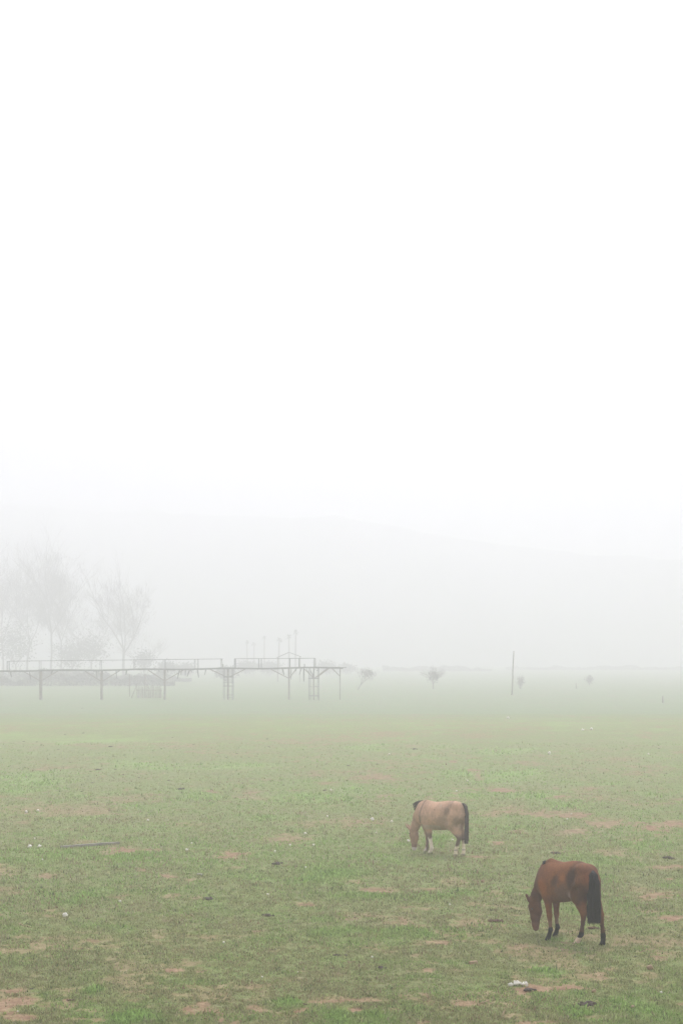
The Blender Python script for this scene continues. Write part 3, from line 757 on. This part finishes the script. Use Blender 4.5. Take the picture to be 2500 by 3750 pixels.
# ------------------------------------------------------------------ trees
def grow(mb, p, d, L, r, lev, rg, spread, twigs, up=.25, seg=3, kids=(3, 4)):
    pts = [np.array(p)]; rad = [r]; q = np.array(p, float); dd = np.array(d, float)
    for i in range(seg):
        dd = dd + rg.normal(0, .09, 3) + np.array([0, 0, up * .12]); dd /= np.linalg.norm(dd)
        q = q + dd * L / seg; pts.append(q.copy()); rad.append(r * (1 - .42 * (i + 1) / seg))
    mb_ = mb if lev > 1 or r > .05 else twigs
    mb_.tube(pts, rad, 6 if lev > 2 else 3, cap=False)
    if lev == 0: return
    nk = rg.integers(kids[0], kids[1] + 1)
    for i in range(nk):
        t = .45 + .55 * (i + 1) / nk if i < nk - 1 else 1.0
        j = min(int(t * seg), seg - 1); f = t * seg - j
        b = pts[j] * (1 - f) + pts[j + 1] * f
        a = rg.random() * 6.283; side = np.array([math.cos(a), math.sin(a), rg.normal(0, .2)])
        nd = dd * (1 - spread * .4) + side * spread * (.8 if i < nk - 1 else .35) + np.array([0, 0, up * .5]); nd /= np.linalg.norm(nd)
        grow(mb, b, nd, L * rg.uniform(.62, .82), r * rg.uniform(.45, .6), lev - 1, rg, spread, twigs, up, seg, kids)

def leaf_cloud(c, rad, n, size, rg, clumps=26, hollow=.35):
    """many small tilted leaf-sized quads in clumps through a volume"""
    cc = rg.normal(0, 1, (clumps, 3)); cc /= np.linalg.norm(cc, axis=1)[:, None]; cc *= (hollow + (1 - hollow) * rg.random((clumps, 1)))
    k = rg.integers(0, clumps, n); p = cc[k] * np.array(rad) * .70 + rg.normal(0, .33, (n, 3)) * np.array(rad) + np.array(c)
    a = rg.normal(0, 1, (n, 3)); a /= np.linalg.norm(a, axis=1)[:, None]; b = np.cross(a, rg.normal(0, 1, (n, 3))); b /= np.linalg.norm(b, axis=1)[:, None]
    s = size * (.5 + rg.random((n, 1)))
    return np.stack([p - a * s, p - b * s * .6, p + a * s, p + b * s * .6], 1).reshape(-1, 3)

def tree(px_, base, top, D, label, seed, trunkw, lev=4, spread=.55, up=.3, first=.45, leaves=0, leafr=None, leafz=.6, kids=(3, 4), lean=0.0, group=None, name='bare_tree', leafsize=.22, stems=1):
    rg = np.random.default_rng(seed)
    z0 = float(terrain(0, D)); x = (px_ - 1250) / F * D
    Ht = H - (top - HZ) / F * D - z0
    root = empty(name, (x, D, z0), label, 'tree' if 'shrub' not in name else 'shrub', group)
    tr, tw = MB(), MB()
    for sidx in range(stems):
        d0 = np.array([lean + rg.normal(0, .03) + (0 if stems == 1 else rg.normal(0, .35)), rg.normal(0, .05), 1.0]); d0 /= np.linalg.norm(d0)
        fh = Ht * first
        e = d0 * fh
        tr.tube([(0, 0, -.2), e * .5 + np.array([rg.normal(0, .02) * fh, 0, 0]), e], [trunkw, trunkw * .85, trunkw * .75], 8, cap=False)
        L = (Ht - fh) * .42
        nk = rg.integers(3, 5)
        for i in range(nk):
            a = 6.283 * (i + rg.random() * .5) / nk; nd = d0 + np.array([math.cos(a), math.sin(a) * .8, 0]) * spread * rg.uniform(.5, 1.2); nd /= np.linalg.norm(nd)
            grow(tr, e * rg.uniform(.82, 1.0), nd, L * rg.uniform(.8, 1.15), trunkw * .55, lev, rg, spread, tw, up, 3, kids)
    tr.build('trunk', M_bark, root, True)
    cr = tw.build('crown', M_twig, root) if tw.v else None
    if name == 'bare_tree':
        n_ = 2900; cz = Ht * .62; lr = np.array([Ht * .31, Ht * .29, Ht * .35])
        cc = rg.normal(0, 1, (60, 3)); cc /= np.linalg.norm(cc, axis=1)[:, None]; cc *= rg.random((60, 1)) ** .5
        p = cc[rg.integers(0, 60, n_)] * lr * .85 + rg.normal(0, .10, (n_, 3)) * lr + np.array([lean * Ht * .5, 0, cz])
        a = rg.normal(0, .5, (n_, 3)) + np.array([0, 0, .7]) + (p - np.array([0, 0, cz * .6])) / Ht; a /= np.linalg.norm(a, axis=1)[:, None]; b = np.cross(a, rg.normal(0, 1, (n_, 3))); b /= np.linalg.norm(b, axis=1)[:, None]
        L_ = (.5 + .8 * rg.random((n_, 1))); V = np.stack([p - a * L_, p - b * .035, p + a * L_, p + b * .035], 1).reshape(-1, 3)
        mesh_np('twigs', V, np.arange(len(V)).reshape(-1, 4), M_twig, root, smooth=False)
    if leaves:
        lr = leafr or (Ht * .35, Ht * .35, Ht * .35)
        V = leaf_cloud((lean * Ht * .6, 0, Ht * leafz), lr, leaves, leafsize, rg)
        mesh_np('foliage', V, np.arange(len(V)).reshape(-1, 4), M_leaf, root, smooth=False)
    return root

TG = 'trees fading in the mist at the left'
tree(185, 2535, 1965, 344, 'tall bare tree forking high, second trunk from the left edge', 11, .27, lev=5, spread=.6, up=.2, first=.36, kids=(3, 3))
tree(224, 2535, 2075, 352, 'slender bare tree just right of the tallest forking tree', 12, .22, lev=5, spread=.5, up=.3, first=.33, kids=(3, 3))
tree(452, 2535, 2085, 340, 'rightmost tall bare tree with thick straight trunk and fan crown', 23, .36, lev=5, spread=.6, up=.2, first=.26, kids=(3, 3))
tree(100, 2535, 2030, 359, 'broad bare tree with slanting trunk near the left edge', 14, .28, lev=5, spread=.6, up=.25, first=.28, lean=.08, kids=(3, 3))
tree(15, 2535, 2040, 367, 'bare tree cut by the left edge of the picture', 15, .28, lev=5, spread=.6, up=.25, first=.3, kids=(3, 3))
tree(-90, 2535, 2010, 367, 'bare tree standing beyond the left edge', 35, .28, lev=4, spread=.6, up=.25, first=.3)
tree(335, 2535, 2240, 349, 'mid height leafy tree between the two groups of bare trunks', 16, .2, lev=4, spread=.7, up=.1, first=.22, leaves=1700, leafr=(5, 4, 4.2), leafz=.42, name='leafy_tree')
tree(265, 2535, 2290, 337, 'low leafy dark tree below the slender bare tree', 17, .18, lev=3, spread=.7, up=.1, first=.2, leaves=1900, leafr=(4.6, 4, 3.4), leafz=.42, name='leafy_tree')
tree(60, 2535, 2230, 340, 'leafy grey green tree under the bare crowns at far left', 18, .2, lev=3, spread=.7, up=.1, first=.2, leaves=2200, leafr=(4.8, 4, 6), leafz=.5, name='leafy_tree')
tree(528, 2535, 2320, 334, 'small leafy tree tucked behind the thick straight trunk', 19, .16, lev=4, spread=.7, up=.1, first=.2, leaves=900, leafr=(2.8, 2.6, 3.0), leafz=.42, name='leafy_tree')
# low growth behind the walkway
for i, (px_, tp, D, rx, lab) in enumerate(((610, 2410, 330, 2.8, 'low round shrub right of the small leafy tree'), (680, 2418, 350, 2.2, 'pale low shrub behind the walkway handrail'),
        (905, 2410, 370, 3.0, 'left of two dark shrubs behind the second handrail'), (985, 2414, 370, 3.2, 'right of two dark shrubs behind the second handrail'),
        (1195, 2410, 390, 3.4, 'rounded shrub fading behind the end of the walkway'), (1265, 2424, 390, 2.8, 'lower shrub just right of the end of the walkway'),
        (830, 2432, 300, 2.2, 'small faint shrub seen through the gap in the handrail'))):
    z0 = float(terrain(0, D)); Ht = H - (tp - HZ) / F * D - z0
    tree(px_, 0, tp, D, lab, 60 + i, .08, lev=2, spread=.8, up=.1, first=.2, leaves=1500, leafr=(rx, rx * .8, Ht * .36), leafz=.5, name='shrub', stems=2)
tree(1308, 2518, 2436, 222, 'small wind-bent tree leaning right in the far field', 41, .10, lev=4, spread=.6, up=.05, first=.28, leaves=420, leafr=(1.3, .9, .75), leafz=.66, lean=.75, name='field_tree', leafsize=.09)
tree(1585, 2514, 2438, 228, 'small round crowned tree alone in the middle distance', 42, .10, lev=4, spread=.75, up=.12, first=.22, leaves=800, leafr=(1.1, 1.1, 1.0), leafz=.56, name='field_tree', leafsize=.09)
tree(1905, 2520, 2468, 226, 'faint little tree just right of the lone pole', 43, .07, lev=3, spread=.6, up=.2, first=.25, leaves=350, leafr=(.6, .6, .8), leafz=.5, name='field_tree', leafsize=.09)
tree(2157, 2510, 2472, 255, 'faintest little bush toward the right edge of the mist', 44, .07, lev=3, spread=.7, up=.2, first=.25, leaves=400, leafr=(.8, .7, .8), leafz=.55, name='shrub', leafsize=.1)

def hedge(x0, x1, top, D, label, n, hh, seed, name='hedge', cat='hedge', size=.22):
    rg = np.random.default_rng(seed); xa, xb = (x0 - 1250) / F * D, (x1 - 1250) / F * D; z0 = float(terrain(0, D))
    x = rg.random(n) * (xb - xa); prof = .55 + 1.3 * (fbm(x + seed, x * 0, .22, 4, .6, seed) - .35)
    prof = prof * np.clip((xb - xa - x) / 5.0, .25, 1) ** .6; z = rg.random(n) ** .9 * hh * prof; y = rg.normal(0, .5, n)
    a = rg.normal(0, 1, (n, 3)); a /= np.linalg.norm(a, axis=1)[:, None]; b = np.cross(a, rg.normal(0, 1, (n, 3))); b /= np.linalg.norm(b, axis=1)[:, None]
    s = size * (.5 + rg.random((n, 1))); p = np.stack([x, y, z], 1)
    V = np.stack([p - a * s, p - b * s * .6, p + a * s, p + b * s * .6], 1).reshape(-1, 3)
    ob = mesh_np(name, V, np.arange(len(V)).reshape(-1, 4), M_leaf, None, smooth=False); ob.location = (xa, D, z0)
    return tag(ob, label, cat)
hedge(-120, 640, 2500, 250, 'dark overgrown hedge bank behind the left part of the walkway', 9000, 2.7, 5, size=.16)
hedge(-150, 700, 2440, 290, 'scrubby hedge at the foot of the bare trees', 6000, 2.6, 8)
hedge(1400, 1800, 2450, 480, 'faint hedge line far behind the round crowned tree', 3500, 1.9, 6, size=.3)
hedge(1850, 2560, 2470, 520, 'faintest hedge line behind the lone pole at right', 4500, 1.5, 9, size=.3)
# stick fence behind the walkway
fr = gpt(548, 2556)
fence = empty('stick_fence', fr, 'fence of crooked upright sticks behind the third walkway post', 'fence')
rail = MB(); rail.tube([(-1.7, 0, 1.0), (1.6, 0, .95)], [.03, .03], 5).build('rail', M_post, fence)
for i in range(26):
    x = -1.6 + 3.1 * i / 25 + random.uniform(-.05, .05); h_ = random.uniform(1.2, 1.75)
    MB().tube([(x, 0.04, -.1), (x + random.uniform(-.06, .06), 0.04, h_)], [.045, .025], 5).build('stake', M_post, fence)
for px_, t_ in ((475, 2470), (532, 2468)):
    g = gpt(px_, 2552); m = MB(); tt = at(px_, t_, g[1]); m.tube([(g[0], g[1], g[2] - .1), tt], [.06, .05], 6)
    tag(m.build('fence_post', M_post, None, True, origin=g), 'taller thin post left of the stick fence' if px_ == 475 else 'taller thin post among the crooked sticks', 'post')
g = gpt(482, 2556); m = MB(); m.tube([g, at(505, 2500, g[1] + .5)], [.05, .04], 6); tag(m.build('leaning_stick', M_post, None, True, origin=g), 'long stick leaning against the left end of the stick fence', 'stick')

# palms and an open gabled shelter far behind
def palm(px_, top, seed, label, D=310):
    rg = np.random.default_rng(seed); z0 = float(terrain(0, D)); Ht = H - (top - HZ) / F * D - z0 - .5
    root = empty('palm_tree', ((px_ - 1250) / F * D, D, z0), label, 'palm tree', 'palm trees in the mist')
    MB().tube([(0, 0, -.2), (rg.normal(0, .08), 0, Ht * .5), (rg.normal(0, .05), 0, Ht)], [.34, .25, .2], 8).build('trunk', M_bark, root, True)
    m = MB()
    for i in range(20):
        a = rg.random() * 6.283; e = rg.uniform(-.5, 1.2); L = rg.uniform(.7, 1.3)
        d = np.array([math.cos(a) * math.cos(e), math.sin(a) * math.cos(e), math.sin(e)])
        p0 = np.array([0, 0, Ht - .1]); p1 = p0 + d * L * .6; p2 = p0 + d * L + np.array([0, 0, -.35])
        s = np.cross(d, [0, 0, 1.0]); s /= np.linalg.norm(s) + 1e-6; bs = len(m.v)
        for q, w_ in ((p0, .05), (p1, .28), (p2, .04)): m.v += [tuple(q - s * w_), tuple(q + s * w_ + np.array([0, 0, .05]))]
        m.f += [(bs, bs + 1, bs + 3, bs + 2), (bs + 2, bs + 3, bs + 5, bs + 4)]
    m.build('crown', M_palm, root)
for i, (p, t, l) in enumerate(((905, 2345, 'leftmost and palest of the six palms'), (930, 2352, 'second palm from the left, close to the palest one'), (968, 2330, 'third palm from the left standing apart'),
                               (1022, 2336, 'palm at the left eave of the gabled shelter'), (1058, 2324, 'palm rising behind the ridge of the gabled shelter'), (1083, 2308, 'tallest and clearest palm right of the shelter ridge'))):
    palm(p, t, 70 + i, l, 410 if i > 2 else 460)
SD = 285
sh = empty('gabled_shelter', (*at(1058, 2500, SD)[:2], float(terrain(0, SD))), 'open gabled shelter roof showing above the second handrail', 'shelter')
ox, oz = sh.location.x, sh.location.z
ap = at(1058, 2389, SD); el = at(1014, 2408, SD); er = at(1102, 2405, SD)
m = MB()
for e in (el, er): m.beam((ap[0] - ox, 1.2, ap[2] - oz), (e[0] - ox, 1.2, e[2] - oz), .12, .12); m.beam((ap[0] - ox, -1.2, ap[2] - oz), (e[0] - ox, -1.2, e[2] - oz), .12, .12)
m.beam((ap[0] - ox, -1.2, ap[2] - oz), (ap[0] - ox, 1.2, ap[2] - oz), .1, .1)
m.build('roof_frame', M_roof, sh)
for e in (el, er):
    for yy in (-1.2, 1.2): MB().tube([((e[0] - ox) * .92, yy, -.1), ((e[0] - ox) * .92, yy, e[2] - oz + .1)], [.08, .08], 6).build('post', M_post, sh)

# ------------------------------------------------------------------ dung, stones, sticks lying on the pasture
def dung(px_, py, wpx, label, seed, mat=None, group='dung heaps on the pasture', n=None):
    g = gpt(px_, py); s = wpx / F * g[1] * (.95 if py > 3100 else .8); rg = random.Random(seed); m = MB(); n = n or max(7, int(wpx / 2.2))
    for i in range(n):
        r = s * rg.uniform(.055, .13)
        x = rg.uniform(-.5, .5) * s; y = rg.uniform(-.35, .35) * s; z = r * .5 + max(0, (.35 - abs(x) / s - abs(y) / s)) * s * .35 * rg.random()
        m.lump((x, y, z), (r * 1.15, r, r * .8), seed * 31 + i, 7, 5, .25)
    m.lump((0, 0, s * .06), (s * .38, s * .28, s * .11), seed * 7 + 3, 9, 5, .35)
    ob = m.build('dung_heap', mat or M_dung, None, True); ob.location = g
    ob.rotation_euler[2] = rg.random() * 3
    return tag(ob, label, 'dung', group)
DN = [(979,3355,46,'dark two-lobed dung heap in the middle of the near grass'),(1231,3500,36,'left of the pair of dung heaps low in the centre'),(1266,3499,28,'right of the pair of dung heaps low in the centre'),
 (1397,3547,46,'flat dung heap right of the pair low in the centre'),(2151,3680,66,'largest dung heap, bottom right below the reddish bare patch'),(2173,3400,40,'dung heap behind the hind legs of the reddish brown horse'),
 (2214,3408,22,'small dung lump right of the black tail of the reddish brown horse'),(2035,3126,40,'dark dung heap between the two horses, behind the nearer one'),(1816,3376,50,'spread dung heap left of the head of the reddish brown horse'),
 (1752,3358,14,'small dung lump beside the spread heap left of the near horse head'),(1938,3626,44,'trampled dark dung on the reddish patch beside the white scraps'),(1016,3165,44,'brownish dung heap left of the dun horse, in the middle ground'),
 (761,3293,44,'thin scattered dung in the left middle of the near grass'),(118,3622,20,'dark lump at the upper edge of the red bare patch, bottom left'),(259,3663,26,'brown clod on the small bare spot right of the red patch'),
 (1112,3679,28,'brown clod standing on a bare spot at the bottom centre'),(2445,3144,46,'dung strewn at the right edge level with the dun horse feet'),(661,2891,40,'long dark dung streak in the left middle distance'),
 (359,2819,28,'largest dung heap of the far left pasture'),(1517,2744,28,'dark dung heap beyond the back of the dun horse'),(1348,3528,12,'tiny clod right of the central pair'),(482,3215,16,None),(826,3227,14,None),
 (705,3346,12,None),(299,3476,16,None),(381,3458,16,None),(1052,3277,12,None),(322,3364,18,None),(118,3038,14,None),(2324,3504,18,None),(2294,3562,14,None),(2402,3665,20,None),(303,2594,12,None),
 (239,2691,12,None),(307,2685,14,None),(88,2716,12,None),(136,2717,10,None),(406,2735,20,None),(490,2750,8,None),(215,2745,12,None),(259,2793,12,None),(331,2825,12,None),(422,2819,14,None),(453,2838,16,None),
 (510,2848,14,None),(339,2868,18,None),(203,2927,16,None),(203,2888,12,None),(301,2899,18,None),(709,2727,12,None),(632,2701,10,None),(799,2755,12,None),(829,2774,12,None),(867,2760,10,None),(913,2775,12,None),
 (696,2801,10,None),(618,2859,14,None),(889,2869,12,None),(925,2869,10,None),(966,2888,12,None),(1038,2876,16,None),(1188,2895,20,None),(979,2707,14,None),(984,2735,14,None),(1382,2799,18,None),(1274,2805,20,None),
 (1750,2801,12,None),(2033,2824,10,None),(2099,2820,12,None),(2436,2833,14,None),(2374,2843,12,None),(2342,2852,10,None),(2143,2821,10,None),(2410,2742,14,None),(2100,3372,10,None),(1300,3360,10,None),(2360,3420,10,None)]
COLS = ((151, 'first thick walkway post'), (374, 'second thick walkway post'), (604, 'third walkway post'), (838, 'ladder under the walkway'), (1058, 'post just left of the scaffold tower'),
        (1246, 'last post of the walkway'), (1400, 'wind-bent tree'), (1585, 'round crowned tree'), (1878, 'lone pole'), (2157, 'faintest little bush'), (2425, 'stump near the right edge'))
ORD = ('topmost', 'second', 'third', 'fourth', 'fifth', 'sixth', 'seventh', 'eighth', 'ninth', 'tenth', 'eleventh', 'twelfth')
def column_labels(items, what):
    """items: (x, y, label or None); unlabelled ones are told apart by what they lie below and their order downwards"""
    by = {}
    for i, (x, y, l) in enumerate(items):
        if l: continue
        k = min(range(len(COLS)), key=lambda q: abs(COLS[q][0] - x)); by.setdefault(k, []).append((y, i))
    out = [l for _, _, l in items]
    for k, v in by.items():
        for n_, (y, i) in enumerate(sorted(v)): out[i] = '%s %s below the %s, counting down' % (ORD[n_], what, COLS[k][1])
    return out
DL = column_labels([(a, b, l) for a, b, s, l in DN], 'tiny dark dung lump')
for i, (a, b, s, l) in enumerate(DN):
    far_ = b < 3000
    l = DL[i]
    dung(a, b, s, l, 100 + i, M_dung2 if ('brown ' in l or 'brown ' in l or (not far_ and i % 3 == 0 and i > 20)) else M_dung, 'dung specks on the far pasture' if far_ else 'dung heaps on the near pasture')
ST = [(110,3105,16),(146,3103,14),(97,2976,12),(140,2971,10),(542,3006,9),(684,3114,9),(1117,3055,9),(1062,3097,9),(1148,3097,9),(1119,3179,8),(441,3304,10),(239,3357,20),(980,3278,9),(819,3454,9),(156,3151,8),
 (1198,2991,8),(127,3073,7),(703,3090,7),(1008,3121,10),(1362,3004,14),(1433,3011,9),(1378,3053,9),(1494,3083,12),(1656,3079,9),(1646,3315,8),(1766,3231,12),(1859,2632,10),(2132,2676,10),(2164,2673,12),
 (2010,2762,14),(2372,2763,8),(1424,2764,8),(1670,2899,8),(1710,2861,7),(1211,2895,8),(1362,3507,8),(2419,3637,10),(2378,3550,22),(2173,3635,16),(2315,3692,14),(122,3691,6),(66,3706,6),(960,3580,7),(1090,3562,5),(2075,3002,7),(2090,2982,6)]
SL = {239:'large pale stone in the left foreground below the grey plank',110:'left one of two white stones left of the grey plank',146:'right one of two white stones left of the grey plank',97:'left of two pale stones above the white pair at far left',
 140:'right of two pale stones above the white pair at far left',542:'white stone alone above and right of the grey plank',1362:'white stone left of the back of the dun horse',1494:'white stone touching the nose of the dun horse',1656:'white stone under the belly of the dun horse',
 1766:'pale buff stone above and left of the reddish brown horse',2378:'buff stone at the lower right below the near horse',2173:'buff stone on the bare patch above the largest dung heap',2315:'buff stone right of the largest dung heap',
 1859:'white stone on the far crest under the lone pole',2010:'wide pale stone in the far pasture at right',2132:'left of two pale stones on the far pasture at right',2164:'right of two pale stones on the far pasture at right',2419:'small white chip near the bottom right corner'}
SLAB = []
_seen = set()
for a, b, s in ST:
    SLAB.append((a, b, SL.get(a) if a not in _seen else None)); _seen.add(a)
SLAB = column_labels(SLAB, 'tiny pale stone')
for i, (a, b, s) in enumerate(ST):
    g = gpt(a, b); r = s / F * g[1] / 2 * 1.15; m = MB(); m.lump((0, 0, r * .45 + .004), (r, r * .75, r * .75), 500 + i, 9, 6, .3)
    ob = m.build('stone', M_tan if (s >= 12 and a in (1766, 2378, 2173, 2315)) else M_stone, None, True); ob.location = g; ob.rotation_euler[2] = random.random() * 3
    tag(ob, SLAB[i], 'stone', 'pale stones on the pasture')
# white scraps
for i, (a, b, s) in enumerate(((1868, 3611, 18), (1890, 3609, 26), (1920, 3611, 24))):
    g = gpt(a, b); r = s / F * g[1] / 2 * 1.1; m = MB(); m.lump((0, 0, r * .5), (r, r * .45, r * .6), 700 + i, 9, 6, .5).lump((r * .3, .0, r * .7), (r * .3, r * .3, r * .6), 710 + i, 7, 5, .4)
    ob = m.build('white_scrap', M_stone, None, True); ob.location = g
    tag(ob, ('leftmost of three white scraps beside the reddish patch', 'middle and largest of three white scraps beside the reddish patch', 'rightmost of three white scraps, touching the dark trampled dung')[i], 'scrap', 'white scraps by the bare patch')
# plank
a, b = np.array(gpt(224, 3106)), np.array(gpt(438, 3091)); m = MB()
zz = np.array([0, 0, .03]); mid = a * .4 + b * .6
m.beam(a + zz, mid + zz, .09, .065, .12); m.beam(mid + zz + (0, 0, .004), b + zz + (0, 0, .004), .08, .06, .12)
tag(m.build('plank', M_wood, None, False, origin=tuple(a)), 'grey weathered timber lying in the left middle grass beside a red bare strip', 'plank')
def stick(p, r, label, mat=M_tan):
    pts = [np.array(gpt(*q)) + np.array([0, 0, r]) for q in p]; m = MB(); m.tube(pts, [r] * (len(p) - 1) + [r * .5], 6)
    tag(m.build('stick', mat, None, True, origin=tuple(pts[0])), label, 'stick')
stick([(70, 3382), (88, 3392), (100, 3393), (120, 3400)], .010, 'crooked pale twig lying in the left foreground grass')
stick([(1754, 3677), (1775, 3671), (1792, 3664)], .009, 'pale straight stick left of the lower bare patch')
stick([(1838, 3723), (1842, 3712), (1847, 3699)], .009, 'short yellow stick pointing away at the bottom edge')
stick([(1272, 3526), (1286, 3526), (1304, 3521)], .010, 'tan stick just below the central pair of dung heaps')
g = np.array(gpt(1718, 3532)); g2 = np.array(gpt(1744, 3530)); m = MB(); m.beam(g + (0, 0, .025), g2 + (0, 0, .025), .06, .045, .2)
tag(m.build('wood_chunk', M_tan, None, False, origin=tuple(g)), 'tan block of wood left of the feet of the reddish brown horse', 'wood')
g = np.array(gpt(724, 3204)); g2 = np.array(gpt(745, 3208)); m = MB(); m.beam(g + (0, 0, .02), g2 + (0, 0, .02), .05, .035, .2)
tag(m.build('wood_chunk', M_wood, None, False, origin=tuple(g)), 'small grey piece of wood right of the grey plank', 'wood')

# ------------------------------------------------------------------ the mist
SIG = 0.0046
hm = bpy.data.materials.new('mist'); hm.use_nodes = True; t = hm.node_tree; t.nodes.clear()
out = t.nodes.new('ShaderNodeOutputMaterial'); pv = t.nodes.new('ShaderNodeVolumePrincipled')
pv.inputs['Color'].default_value = (.990, .983, 1.0, 1); pv.inputs['Density'].default_value = SIG; pv.inputs['Anisotropy'].default_value = 0.45
t.links.new(pv.outputs[0], out.inputs['Volume'])
me = bpy.data.meshes.new('haze'); R = 3100; zt = 98.0; zb = -1.5
me.from_pydata([(x, y, z) for z in (zb, zt) for x, y in ((-R, -R), (R, -R), (R, R), (-R, R))], [], [(3, 2, 1, 0), (4, 5, 6, 7), (0, 1, 5, 4), (1, 2, 6, 5), (2, 3, 7, 6), (3, 0, 4, 7)])
me.materials.append(hm); hz = bpy.data.objects.new('haze', me); COL.objects.link(hz); tag(hz, 'thick white mist over the whole field', 'mist', kind='stuff')
